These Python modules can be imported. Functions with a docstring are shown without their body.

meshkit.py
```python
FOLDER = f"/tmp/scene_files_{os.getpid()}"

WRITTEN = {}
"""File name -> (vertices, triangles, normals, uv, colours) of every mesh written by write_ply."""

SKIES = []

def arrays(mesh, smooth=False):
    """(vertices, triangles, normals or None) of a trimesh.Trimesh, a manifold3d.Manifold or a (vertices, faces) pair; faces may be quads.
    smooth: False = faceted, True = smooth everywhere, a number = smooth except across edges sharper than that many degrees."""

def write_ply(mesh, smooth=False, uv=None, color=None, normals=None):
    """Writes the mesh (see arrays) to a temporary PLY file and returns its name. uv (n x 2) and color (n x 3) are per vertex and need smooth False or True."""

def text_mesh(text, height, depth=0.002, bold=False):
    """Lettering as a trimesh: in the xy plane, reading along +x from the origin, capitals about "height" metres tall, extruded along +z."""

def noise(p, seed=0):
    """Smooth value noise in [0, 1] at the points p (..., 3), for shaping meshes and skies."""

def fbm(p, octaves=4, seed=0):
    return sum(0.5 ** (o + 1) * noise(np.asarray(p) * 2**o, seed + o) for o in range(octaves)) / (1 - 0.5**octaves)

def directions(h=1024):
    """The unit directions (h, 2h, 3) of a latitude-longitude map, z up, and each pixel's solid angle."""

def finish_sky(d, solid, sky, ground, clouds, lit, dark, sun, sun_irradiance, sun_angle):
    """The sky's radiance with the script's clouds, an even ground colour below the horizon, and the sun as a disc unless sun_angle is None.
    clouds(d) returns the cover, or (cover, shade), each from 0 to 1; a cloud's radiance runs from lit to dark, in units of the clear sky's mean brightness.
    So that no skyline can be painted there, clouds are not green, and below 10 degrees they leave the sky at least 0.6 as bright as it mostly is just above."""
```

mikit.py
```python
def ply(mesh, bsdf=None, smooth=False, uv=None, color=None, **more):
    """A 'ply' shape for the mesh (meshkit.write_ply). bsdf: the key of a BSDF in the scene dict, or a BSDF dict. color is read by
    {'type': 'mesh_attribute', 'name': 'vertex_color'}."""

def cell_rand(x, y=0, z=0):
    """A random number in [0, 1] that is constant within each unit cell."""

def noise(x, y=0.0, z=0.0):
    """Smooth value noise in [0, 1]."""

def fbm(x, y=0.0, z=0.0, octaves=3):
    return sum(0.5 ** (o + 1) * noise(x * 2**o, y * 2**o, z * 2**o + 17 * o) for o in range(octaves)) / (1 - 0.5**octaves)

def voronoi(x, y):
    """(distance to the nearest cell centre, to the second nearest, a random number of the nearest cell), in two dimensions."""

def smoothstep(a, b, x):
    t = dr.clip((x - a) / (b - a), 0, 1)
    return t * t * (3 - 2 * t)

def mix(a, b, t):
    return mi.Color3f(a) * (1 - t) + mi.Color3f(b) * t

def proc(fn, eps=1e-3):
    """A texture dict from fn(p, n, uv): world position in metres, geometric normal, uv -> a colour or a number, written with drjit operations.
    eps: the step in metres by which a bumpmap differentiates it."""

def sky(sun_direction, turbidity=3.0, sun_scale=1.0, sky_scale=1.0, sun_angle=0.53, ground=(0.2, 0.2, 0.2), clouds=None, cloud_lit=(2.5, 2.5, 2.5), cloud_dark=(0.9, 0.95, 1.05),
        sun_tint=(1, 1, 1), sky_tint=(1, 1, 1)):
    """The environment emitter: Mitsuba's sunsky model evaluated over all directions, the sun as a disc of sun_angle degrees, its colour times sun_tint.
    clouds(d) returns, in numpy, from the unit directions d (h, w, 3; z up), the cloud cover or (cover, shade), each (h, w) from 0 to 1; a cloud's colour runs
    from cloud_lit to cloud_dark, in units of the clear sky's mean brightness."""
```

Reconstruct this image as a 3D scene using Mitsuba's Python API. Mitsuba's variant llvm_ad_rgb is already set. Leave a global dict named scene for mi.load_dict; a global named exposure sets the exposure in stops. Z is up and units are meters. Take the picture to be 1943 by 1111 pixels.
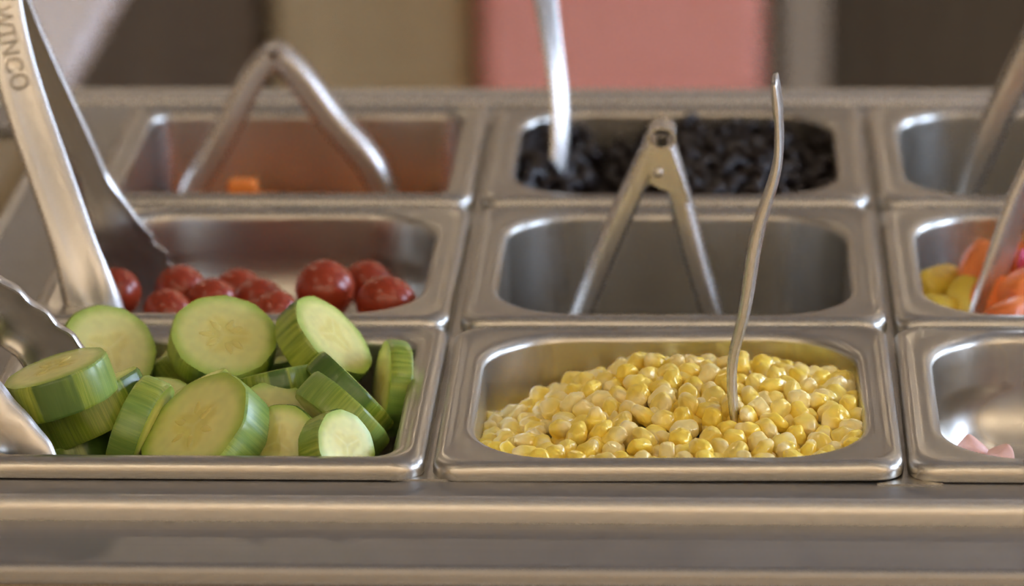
import math, random
import numpy as np, trimesh, shapely, shapely.geometry as sg
import drjit as dr, mitsuba as mi, mikit, meshkit
from mikit import noise, fbm, smoothstep, mix, proc

T = mi.ScalarTransform4f
H = 0.9                     # height of the pan flanges above the floor; everything below is modelled with flanges at z = 0
scene, labels = {}, {}

# ------------------------------------------------------------------ camera, light, exposure
F_PX, CAM, PITCH, YAW, ROLL = 7705.0, np.array([0.0191, -1.494, 0.5323]), 0.31804, 0.05319, -0.01303
cp, sp, cy, sy = math.cos(PITCH), math.sin(PITCH), math.cos(YAW), math.sin(YAW)
FWD = np.array([-sy * cp, cy * cp, -sp])
R0 = np.array([cy, sy, 0.0])
UP = -math.sin(ROLL) * R0 + math.cos(ROLL) * np.cross(R0, FWD)
O = CAM + [0, 0, H]
scene['camera'] = {'type': 'thinlens', 'fov': math.degrees(2 * math.atan(971.5 / F_PX)), 'fov_axis': 'x', 'aperture_radius': 0.0095,
                   'focus_distance': 1.55, 'near_clip': 0.05, 'far_clip': 60.0,
                   'to_world': T().look_at(O.tolist(), (O + FWD).tolist(), UP.tolist())}
exposure = 1.08
DAY = 7.5
scene['sky'] = {'type': 'constant', 'radiance': {'type': 'rgb', 'value': [0.66 * DAY, 0.82 * DAY, 1.10 * DAY]}}
WARM = (1.0, 0.80, 0.56)
LAMP = 24.0

# ------------------------------------------------------------------ materials
def rgb(*c):
    return {'type': 'rgb', 'value': list(c)}

def diffuse(name, c):
    scene[name] = {'type': 'twosided', 'bsdf': {'type': 'diffuse', 'reflectance': c if isinstance(c, dict) else rgb(*c)}}

def princ(name, c, rough=0.4, spec=0.5, **k):
    scene[name] = {'type': 'twosided', 'bsdf': {'type': 'principled', 'base_color': c if isinstance(c, dict) else rgb(*c), 'roughness': rough, 'specular': spec, **k}}

def metal(name, c, rough, bump=None, scale=1.0):
    b = {'type': 'roughconductor', 'material': 'none', 'alpha': rough, 'distribution': 'ggx', 'specular_reflectance': c if isinstance(c, dict) else rgb(*c)}
    if bump is not None:
        b = {'type': 'bumpmap', 'scale': scale, 'arbitrary': proc(bump, 0.0006), 'bsdf': b}
    scene[name] = {'type': 'twosided', 'bsdf': b}

def pan_tint(p, n, uv):
    k = fbm(p.x * 45, p.y * 45, p.z * 60, octaves=3)
    s = noise(p.x * 900 + p.y * 130, p.y * 900 - p.x * 160, p.z * 500)
    return mix((0.60, 0.58, 0.53), (0.66, 0.64, 0.595), k)
def rough_pan(p, n, uv):
    return 0.085 + 0.035 * fbm(p.x * 14, p.y * 14, p.z * 14, octaves=2)
metal('steel_pan', proc(pan_tint), proc(rough_pan))
metal('steel_tool', (0.66, 0.64, 0.61), 0.13)
def brushed(p, n, uv):
    return mix((0.37, 0.36, 0.355), (0.41, 0.398, 0.392), noise(p.x * 12, p.y * 700, p.z * 700))
metal('steel_stamp', (0.33, 0.30, 0.25), 0.3)
metal('steel_counter', proc(brushed), 0.26)
metal('steel_edge', (0.76, 0.73, 0.67), 0.20)
metal('steel_well', (0.40, 0.38, 0.36), 0.35)
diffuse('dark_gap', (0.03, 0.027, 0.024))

def local(uv):
    """local slice coordinate (in radii or turns) and the slice's own number, both kept in uv"""
    k = dr.floor(uv.x / 10 + 0.5)
    return uv.x - 10 * k, uv.y, k
def flesh_color(p, n, uv):
    x, y, k = local(uv)
    r = dr.sqrt(x * x + y * y)
    a = dr.atan2(y, x)
    j = fbm(x * 3 + k * 7.3, y * 3, k * 3.1, octaves=3)
    c = mix((0.72, 0.70, 0.27), (0.66, 0.68, 0.26), smoothstep(0.40, 0.62, r + 0.16 * (j - 0.5)))
    lobes = 0.36 + 0.11 * dr.cos(3 * a + k) + 0.10 * (j - 0.5)
    core = 1 - smoothstep(lobes - 0.08, lobes + 0.08, r)
    c = mix(c, (0.62, 0.57, 0.13), 0.6 * core)
    pale = smoothstep(0.09, 0.0, dr.abs(dr.sin(1.5 * a + k * 0.5)) * r) * core
    c = mix(c, (0.72, 0.70, 0.30), 0.6 * pale)
    c = mix(c, (0.33, 0.47, 0.07), smoothstep(0.68, 1.02, r + 0.10 * (j - 0.5)))
    return c * (0.95 + 0.10 * noise(x * 9 + k * 5, y * 9, k))
def skin_color(p, n, uv):
    a, z, k = local(uv)                     # a: angle in radians, z: along the cucumber in units of 10 mm
    s = fbm(a * 13 + k * 9.1, z * 0.5, k * 2.7, octaves=3)
    f = noise(a * 80 + k * 4.4, z * 0.9, k)
    c = mix((0.14, 0.225, 0.018), (0.32, 0.385, 0.06), smoothstep(0.2, 0.8, 0.75 * s + 0.25 * f))
    t = noise(a * 1.9 + k * 3.3, k * 1.7, z * 0.05)
    dark = smoothstep(0.60, 0.68, t + 0.12 * (s - 0.5))
    c = mix(c, (0.05, 0.115, 0.022), 0.9 * dark)
    green = smoothstep(0.45, 0.25, t) * 0.5
    return mix(c, (0.17, 0.33, 0.10), green)
princ('cucumber_flesh', proc(flesh_color), 0.30, 0.5)
princ('cucumber_skin', proc(skin_color), 0.30, 0.5)
princ('cucumber_seed', (0.64, 0.59, 0.18), 0.3, 0.5)

vc = {'type': 'mesh_attribute', 'name': 'vertex_color'}
princ('corn_skin', vc, 0.17, 0.5)
princ('tomato_skin', proc(lambda p, n, uv: mix((0.24, 0.026, 0.012), (0.34, 0.050, 0.018), fbm(p.x * 70, p.y * 70, p.z * 70))), 0.22, 0.5)
princ('stem_scar', (0.30, 0.13, 0.05), 0.6, 0.3)
princ('olive_skin', proc(lambda p, n, uv: mix((0.006, 0.005, 0.006), (0.022, 0.015, 0.015), fbm(p.x * 150, p.y * 150, p.z * 150))), 0.40, 0.3)
princ('carrot', proc(lambda p, n, uv: mix((0.66, 0.17, 0.025), (0.80, 0.26, 0.045), fbm(p.x * 200, p.y * 200, p.z * 200))), 0.4, 0.5)
princ('yellow_fruit', proc(lambda p, n, uv: mix((0.55, 0.38, 0.03), (0.72, 0.55, 0.07), fbm(p.x * 120, p.y * 300, p.z * 120))), 0.35, 0.5)
princ('orange_fruit', proc(lambda p, n, uv: mix((0.62, 0.12, 0.03), (0.85, 0.27, 0.06), fbm(p.x * 110, p.y * 110, p.z * 110))), 0.35, 0.5)
princ('pink_onion', (0.75, 0.16, 0.36), 0.35, 0.5)
princ('ham', proc(lambda p, n, uv: mix((0.62, 0.33, 0.27), (0.74, 0.47, 0.40), fbm(p.x * 200, p.y * 200, p.z * 200))), 0.4, 0.5)

# the room
diffuse('floor_tile', proc(lambda p, n, uv: mix((0.66, 0.59, 0.47), (0.74, 0.67, 0.55), fbm(p.x * 2, p.y * 2, 0.3))))
diffuse('wall_paint', (0.62, 0.55, 0.50))
diffuse('wall_cream', (0.78, 0.69, 0.56))
diffuse('ceiling_paint', (0.34, 0.32, 0.31))
diffuse('dark_wood', proc(lambda p, n, uv: mix((0.13, 0.10, 0.075), (0.19, 0.145, 0.10), fbm(p.x * 60, p.y * 60, p.z * 4))))
diffuse('darker_wood', proc(lambda p, n, uv: mix((0.075, 0.055, 0.038), (0.11, 0.085, 0.055), fbm(p.x * 60, p.y * 60, p.z * 4))))
diffuse('tan_wood', proc(lambda p, n, uv: mix((0.40, 0.31, 0.18), (0.50, 0.39, 0.23), fbm(p.x * 40, p.y * 40, p.z * 3))))
diffuse('grey_post', (0.34, 0.29, 0.23))
princ('pink_vinyl', (0.78, 0.33, 0.27), 0.5, 0.4)
princ('white_top', (0.82, 0.80, 0.84), 0.4, 0.5)
diffuse('tan_board', (0.36, 0.29, 0.19))
scene['lamp_housing'] = {'type': 'twosided', 'bsdf': {'type': 'diffuse', 'reflectance': rgb(0.7, 0.68, 0.62)}}

# ------------------------------------------------------------------ helpers
def numbered(key):
    if key not in labels and not any(k == key or k.startswith(key + '__') for k in scene):
        return key
    i = 1
    while f'{key}_{i:03d}' in labels or any(k == f'{key}_{i:03d}' or k.startswith(f'{key}_{i:03d}__') for k in scene):
        i += 1
    return f'{key}_{i:03d}'

def shift(mesh, off=(0, 0, 0)):
    if hasattr(mesh, 'to_mesh'):
        m = mesh.to_mesh(); mesh = trimesh.Trimesh(m.vert_properties[:, :3], m.tri_verts, process=False)
    m = mesh.copy(); m.apply_translation(np.asarray(off, float) + [0, 0, H])
    return m

def put(key, mesh, bsdf, smooth=False, **k):
    scene[key] = mikit.ply(shift(mesh), bsdf, smooth, **k)
    return key

def tag(key, label=None, cat=None, group=None, kind=None):
    d = {}
    if label: d['label'] = label
    if cat: d['category'] = cat
    if group: d['group'] = group
    if kind: d['kind'] = kind
    labels[key] = d
    return key

def part(parent, name, mesh, bsdf, smooth=False, label=None, **k):
    key = numbered(f'{parent}__{name}')
    put(key, mesh, bsdf, smooth, **k)
    if label: labels[key] = {'label': label}
    return key

def box(x0, x1, y0, y1, z0, z1, bev=0.0):
    if bev <= 0:
        return trimesh.creation.box(bounds=[[x0, y0, z0], [x1, y1, z1]])
    pts = []
    for x, sx in ((x0, 1), (x1, -1)):
        for y, sy_ in ((y0, 1), (y1, -1)):
            for z, sz in ((z0, 1), (z1, -1)):
                pts += [[x, y + sy_ * bev, z + sz * bev], [x + sx * bev, y, z + sz * bev], [x + sx * bev, y + sy_ * bev, z]]
    return trimesh.convex.convex_hull(np.array(pts))

def grid_faces(m, n, wrap=False):
    i, j = np.meshgrid(np.arange(m - 1), np.arange(n if wrap else n - 1), indexing='ij')
    a, b = i * n + j, i * n + (j + 1) % n
    return np.stack([a, b, b + n, a + n], -1).reshape(-1, 4)

def tri(q):
    return np.vstack([q[:, [0, 1, 2]], q[:, [0, 2, 3]]])

def shell(P, t):
    """closed thin sheet over the grid P (m, n, 3), thickened by t against its normals"""
    P = np.asarray(P, float); m, n = P.shape[:2]
    N = np.cross(np.gradient(P, axis=0), np.gradient(P, axis=1)); N /= np.linalg.norm(N, axis=2, keepdims=True) + 1e-12
    A, B = P.reshape(-1, 3), (P - N * np.broadcast_to(t, (m, n))[..., None]).reshape(-1, 3)
    f = tri(grid_faces(m, n)); k = m * n
    idx = np.arange(k).reshape(m, n)
    rim = np.concatenate([idx[0, :], idx[1:, -1], idx[-1, -2::-1], idx[-2:0:-1, 0]])
    r2 = np.roll(rim, -1)
    side = np.vstack([np.stack([rim, rim + k, r2], 1), np.stack([r2, rim + k, r2 + k], 1)])
    me = trimesh.Trimesh(np.vstack([A, B]), np.vstack([f, f[:, ::-1] + k, side]), process=False)
    me.fix_normals()
    return me

def spline(pts, n):
    from scipy.interpolate import PchipInterpolator, CubicSpline
    p = np.asarray(pts, float); s = np.r_[0, np.cumsum(np.linalg.norm(np.diff(p[:, :3], axis=0), axis=1))]
    return CubicSpline(s, p)(np.linspace(0, s[-1], n))

def lerpn(keys, n):
    """values at n stations from (s, value) keys, smooth"""
    from scipy.interpolate import PchipInterpolator
    k = np.array(keys, float)
    return PchipInterpolator(k[:, 0], k[:, 1])(np.linspace(0, 1, n))

def tube(P, r, sides=12):
    P = np.asarray(P, float); n = len(P)
    t = np.gradient(P, axis=0); t /= np.linalg.norm(t, axis=1, keepdims=True)
    ref = np.array([0, 1.0, 0])
    a = np.cross(t, ref); a /= np.linalg.norm(a, axis=1, keepdims=True); b = np.cross(t, a)
    ang = np.arange(sides) * 2 * np.pi / sides
    r = np.broadcast_to(np.asarray(r, float).reshape(-1, 1) if np.ndim(r) < 2 else r, (n, 2) if np.ndim(r) == 2 else (n, 1))
    ra, rb = r[:, :1], r[:, -1:]
    V = P[:, None] + (ra * np.cos(ang))[..., None] * a[:, None] + (rb * np.sin(ang))[..., None] * b[:, None]
    f = tri(grid_faces(n, sides, True)); k = n * sides
    caps = [[k, (j + 1) % sides, j] for j in range(sides)] + [[k + 1, (n - 1) * sides + j, (n - 1) * sides + (j + 1) % sides] for j in range(sides)]
    me = trimesh.Trimesh(np.vstack([V.reshape(-1, 3), P[0], P[-1]]), np.vstack([f, caps]), process=False)
    me.fix_normals()
    return me

# ------------------------------------------------------------------ the room
def struct(key, mesh, bsdf, **k):
    put(key, mesh, bsdf, **k); labels[key] = {'kind': 'structure'}
FZ, CZ = -H, 1.75
X0, X1, Y0, Y1 = -4.2, 2.75, -4.6, 5.4
struct('floor', box(X0, X1, Y0, Y1, FZ - 0.1, FZ), 'floor_tile')
struct('ceiling', box(X0, X1, Y0, Y1, CZ, CZ + 0.1), 'ceiling_paint')
struct('wall_back', box(X0, X1, Y1, Y1 + 0.1, FZ, CZ), 'wall_paint')
struct('wall_front', box(X0, X1, Y0 - 0.1, Y0, FZ, CZ), 'wall_cream')
struct('wall_left', box(X0 - 0.1, X0, Y0, Y1, FZ, CZ), 'wall_cream')
def wall_with_openings(x0, x1, spans, z0, z1):
    ys = [Y0] + [v for s in spans for v in s] + [Y1]
    ms = [box(x0, x1, ys[i], ys[i + 1], FZ, CZ) for i in range(0, len(ys), 2)]
    for a, b in spans:
        ms += [box(x0, x1, a, b, FZ, z0), box(x0, x1, a, b, z1, CZ)]
    return trimesh.util.concatenate(ms)
SPANS = [(-1.0, 0.3), (1.2, 2.6)]
struct('wall_right', wall_with_openings(X1, X1 + 0.12, SPANS, 0.45, 1.45), 'wall_cream')
for i, (a, b) in enumerate(SPANS):
    fr = trimesh.util.concatenate([box(X1, X1 + .06, a, a + .05, .45, 1.45), box(X1, X1 + .06, b - .05, b, .45, 1.45), box(X1, X1 + .06, a + .05, b - .05, .45, .50),
                                   box(X1, X1 + .06, a + .05, b - .05, 1.40, 1.45), box(X1 + .01, X1 + .05, (a + b) / 2 - .02, (a + b) / 2 + .02, .50, 1.40)])
    struct(f'window_{i + 1}', fr, 'lamp_housing')

# ceiling lamps (above and behind the camera, out of the frame): round recessed warm downlights
def lamp(x, y, r, power):
    key = numbered('ceiling_lamp')
    d = trimesh.creation.cylinder(r, 0.012, sections=40); d.apply_translation([x, y, CZ - 0.012])
    ring = trimesh.creation.annulus(r, r + 0.03, 0.03, sections=40); ring.apply_translation([x, y, CZ - 0.015])
    part(key, 'housing', ring, 'lamp_housing', 30)
    k = part(key, 'diffuser', d, 'lamp_housing')
    scene[k]['emitter'] = {'type': 'area', 'radiance': rgb(*(power * c for c in WARM))}
    tag(key, f'round warm downlight in the ceiling', 'lamp', 'ceiling downlights')
for x, y, r in ((-2.6, -3.9, .14), (-1.3, -3.9, .14), (0.0, -3.9, .14), (1.3, -3.9, .14), (2.2, -3.9, .14), (-2.0, -2.6, .13), (-0.7, -2.6, .13), (0.7, -2.6, .13), (1.9, -2.6, .13), (-1.2, -0.9, .08), (0.8, -0.8, .08), (-1.2, 1.4, .07), (1.0, 1.4, .07), (-2.4, 3.9, .14), (-0.8, 3.9, .14), (0.8, 3.9, .14), (2.4, 3.9, .14)):
    lamp(x, y, r, LAMP)

# dining furniture behind the bar, far out of focus
def booth(key, x0, x1, y, label, cat):
    w = x1 - x0
    tag(key, label, cat)
    back = []
    n = 15
    g = np.array([[[x0 + w * i / n, y - .06 - .03 * math.sin(math.pi * ((i % 5) / 5)), z] for i in range(n + 1)] for z in np.linspace(FZ + .10, FZ + 1.05, 10)])
    part(key, 'back_cushion', box(x0, x1, y - .09, y + .06, FZ + .03, FZ + 1.02, .012), 'pink_vinyl', 30)
    part(key, 'seat', box(x0, x1, y + .06, y + .52, FZ + .30, FZ + .46, .03), 'pink_vinyl', 30)
    part(key, 'base', box(x0 + .02, x1 - .02, y + .0, y + .46, FZ, FZ + .30), 'dark_wood')
    part(key, 'plinth', box(x0 + .02, x1 - .02, y - .07, y + .0, FZ, FZ + .03), 'dark_wood')
booth('booth_seat', -0.229, 0.066, 2.69, 'narrow pink vinyl booth seat with its back to the salad bar', 'booth')
def cabinet(key, x0, x1, y0, y1, z1, bsdf, label, doors):
    tag(key, label, 'cabinet')
    part(key, 'body', box(x0, x1, y0, y1, FZ + .06, z1), bsdf)
    part(key, 'plinth', box(x0 + .02, x1 - .02, y0 + .04, y1, FZ, FZ + .06), 'dark_gap')
    w = (x1 - x0) / doors
    for i in range(doors):
        part(key, 'door', box(x0 + i * w + .004, x0 + (i + 1) * w - .004, y0 - .02, y0, FZ + .08, z1 - .03, .004), bsdf)
cabinet('low_cabinet', -1.65, -0.46, 2.68, 3.1, -0.12, 'dark_wood', 'dark wooden cabinet behind the left end of the salad bar', 2)
cabinet('low_cabinet_001', -0.452, -0.237, 2.66, 3.1, -0.12, 'tan_wood', 'tan wooden cabinet left of the pink booth seat', 1)
cabinet('low_cabinet_002', 0.074, 1.5, 2.72, 3.1, -0.12, 'darker_wood', 'dark wooden cabinet behind the right end of the salad bar', 2)
tag('post', 'slim grey brown post between the pink booth seat and the dark cabinet', 'post')
part('post', 'shaft', box(0.086, 0.132, 2.60, 2.66, FZ + .04, CZ), 'grey_post')
part('post', 'foot', box(0.078, 0.140, 2.59, 2.67, FZ, FZ + .04, .005), 'grey_post')
# white table whose corner reaches in at the top left
tag('dining_table', 'white topped table at the top left corner behind the tongs', 'table')
tt = sg.Polygon([(-1.7, 1.40), (-0.535, 1.40), (-0.535, 2.45), (-1.7, 2.45)]).buffer(-.03).buffer(.03)
m = trimesh.creation.extrude_polygon(tt, 0.035); m.apply_translation([0, 0, -0.385]); part('dining_table', 'table_top', m, 'white_top')
for x, y in ((-1.6, 1.5), (-0.66, 1.5), (-1.6, 2.4), (-0.66, 2.4)):
    lg = trimesh.creation.cylinder(.03, 0.515, sections=20); lg.apply_translation([x, y, -.6425]); part('dining_table', 'leg', lg, 'dark_wood', 30)

# ------------------------------------------------------------------ the salad bar counter
PX, PY = 0.17944, 0.16909
CT = -0.0078                       # counter top
xl, xr = -0.3005, 0.62
key = 'salad_bar'
tag(key, 'stainless steel salad bar counter with a sunken well holding the food pans', 'counter')
def ring_plate(outer, inner, z0, z1):
    m = trimesh.creation.extrude_polygon(sg.Polygon(outer.exterior.coords, [inner.exterior.coords]), z1 - z0); m.apply_translation([0, 0, z0]); return m
well = sg.box(-.268, -.0765, .2705, .4205)
part(key, 'top_plate', ring_plate(sg.box(xl, -.0985, xr, .446), well, CT - .003, CT), 'steel_counter')
# rolled front edge: profile in (y, z) swept along x
def sweep_x(profile, x0, x1):
    p = np.array(profile, float)
    P = np.array([[[x, y, z] for y, z in p] for x in np.linspace(x0, x1, 3)])
    return shell(P, 0.0012)
arc = [(-.0985 - .0036 * math.sin(a), CT - .0036 + .0036 * math.cos(a)) for a in np.linspace(0, math.pi / 2, 9)]
fe = sweep_x(arc + [(-.1023, CT - .0058), (-.1022, CT - .0078)] + [(-.1006 - .0016 * math.cos(a), CT - .0078 - .0016 * math.sin(a)) for a in np.linspace(0, math.pi / 2, 6)][1:], -.9, xr)
part(key, 'front_edge', fe, 'steel_edge', 40)
part(key, 'top_plate', box(-.9, xl - .0, -.0985, .0, CT - .003, CT), 'steel_counter')
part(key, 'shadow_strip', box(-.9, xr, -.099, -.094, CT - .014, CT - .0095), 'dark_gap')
# raised bead along the back edge, and the left frame edge
bead = [(.444 + .010 * (1 - math.cos(a)) , CT + .004 * math.sin(a)) for a in np.linspace(0, math.pi, 13)]
part(key, 'rear_edge', sweep_x(bead + [(.465, CT - .03)], -.9, xr), 'steel_edge', 40)
part(key, 'rear_edge', box(-.9, xl, .400, .446, CT - .003, CT), 'steel_counter')
yb = [(xl + .0035 * math.sin(a) - .0035, CT + .0025 * math.cos(a) - .0025) for a in np.linspace(math.pi / 2, -math.pi / 2, 7)]
P = np.array([[[x, y, z] for x, z in yb + [(xl - .007, CT - .012)]] for y in (0, .2, .40)])
part(key, 'side_edge', shell(P, .001), 'steel_edge', 40)
part(key, 'well_wall', box(-.270, -.268, -.0785, .4225, -.20, CT - .003), 'steel_well')
part(key, 'well_wall', box(.2705, .2725, -.0785, .4225, -.20, CT - .003), 'steel_well')
part(key, 'well_wall', box(-.268, .2705, -.0785, -.0765, -.20, CT - .003), 'steel_well')
part(key, 'well_wall', box(-.268, .2705, .4205, .4225, -.20, CT - .003), 'steel_well')
part(key, 'well_floor', box(-.270, .2725, -.0785, .4225, -.202, -.20), 'steel_well')
part(key, 'front_panel', box(-.9, xr, -.088, -.086, -.60, CT - .010), 'steel_well')
part(key, 'cabinet_base', box(-.88, xr - .02, -.06, .44, FZ, -.60), 'dark_wood')
# flat cutting board sunken beside the well
tag('cutting_board', 'tan cutting board lying flush in the counter left of the pans', 'cutting board')
part('cutting_board', 'board', box(-.895, xl - .0085, .002, .398, CT - .02, CT - .0045, .002), 'tan_board')
part('cutting_board', 'handle_strip', box(-.895, xl - .0085, .0, .398, CT - .03, CT - .02), 'dark_gap')
# tray rail
tag('tray_rail', 'stainless steel tray shelf running along the front of the salad bar', 'shelf')
SZ = -.0165
tr = [(-.088, SZ - .0)] + [(-.1435 - .0022 * math.sin(a), SZ - .0022 + .0022 * math.cos(a)) for a in np.linspace(0, math.pi / 2, 8)] + [(-.1457, SZ - .0045)] + [(-.1435 - .0022 * math.cos(a), SZ - .0045 - .0022 * math.sin(a)) for a in np.linspace(0, math.pi / 2, 6)][1:]
part('tray_rail', 'shelf_plate', sweep_x(tr, -.9, xr), 'steel_counter', 40)
part('tray_rail', 'apron', box(-.9, xr, -.1425, -.1405, SZ - .09, SZ - .0067), 'tan_board')
for x in (-.6, -.1, .4):
    br = trimesh.creation.extrude_polygon(sg.Polygon([(-.14, SZ - .085), (-.088, SZ - .085), (-.088, SZ - .002), (-.14, SZ - .002)]), .004)
    br.vertices = np.stack([br.vertices[:, 2] + x, br.vertices[:, 0], br.vertices[:, 1]], 1); br.fix_normals()
    part('tray_rail', 'bracket', br, 'steel_well')

# adapter bars between the columns and the rows
def adapter(x, y0, y1, label):
    k = numbered('adapter_bar'); tag(k, label, 'divider bar', 'steel adapter bars between the pan columns')
    h, f = .0042, .0122
    pts = [(x - f, y0), (x + f, y0), (x + f, y0 + .0012)] + [(x + f - (f - h) * math.sin(a), y0 + .0012 + .012 * (1 - math.cos(a))) for a in np.linspace(0, math.pi / 2, 9)][1:]
    pts += [(x + h, y1), (x - h, y1)] + [(x - f + (f - h) * math.sin(a), y0 + .0012 + .012 * (1 - math.cos(a))) for a in np.linspace(math.pi / 2, 0, 9)]
    m = trimesh.creation.extrude_polygon(sg.Polygon(pts), .0007); m.apply_translation([0, 0, CT]); part(k, 'top', m, 'steel_pan')
    part(k, 'web', box(x - .0035, x + .0035, y0 + .01, y1, CT - .02, CT - .0001), 'steel_well')
adapter(-.5 * PX - .0005, -.0800, .425, 'flat steel divider bar with a flared end left of the corn pan')
adapter(.5 * PX + .0010, -.0822, .425, 'flat steel divider bar with a flared end right of the corn pan')
for j, yy in enumerate((PY / 2, 1.5 * PY)):
    k = numbered('cross_bar'); tag(k, ('steel cross bar between the front and the middle row of pans', 'steel cross bar between the middle and the back row of pans')[j], 'divider bar')
    put(k, box(-.266, .2685, yy - .0030, yy + .0030, CT - .02, CT - .0025), 'steel_well')

# ------------------------------------------------------------------ food pans
def rrect(a, b, r, na=14, ns=10):
    r = min(r, a * .98, b * .98); out = []
    for q, (sx, sy_) in enumerate(((1, 1), (-1, 1), (-1, -1), (1, -1))):
        c = np.array([sx * (a - r), sy_ * (b - r)])
        ang = q * math.pi / 2 + np.linspace(0, math.pi / 2, na)
        arcp = c + r * np.stack([np.cos(ang), np.sin(ang)], 1)
        nx, ny = ((-1, 1), (-1, -1), (1, -1), (1, 1))[q]
        c2 = np.array([nx * (a - r), ny * (b - r)])
        a2 = (q + 1) * math.pi / 2
        p2 = c2 + r * np.array([math.cos(a2), math.sin(a2)])
        st = arcp[-1] + (p2 - arcp[-1]) * np.linspace(0, 1, ns + 2)[1:-1, None]
        out += [arcp, st]
    return np.vstack(out)

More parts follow.
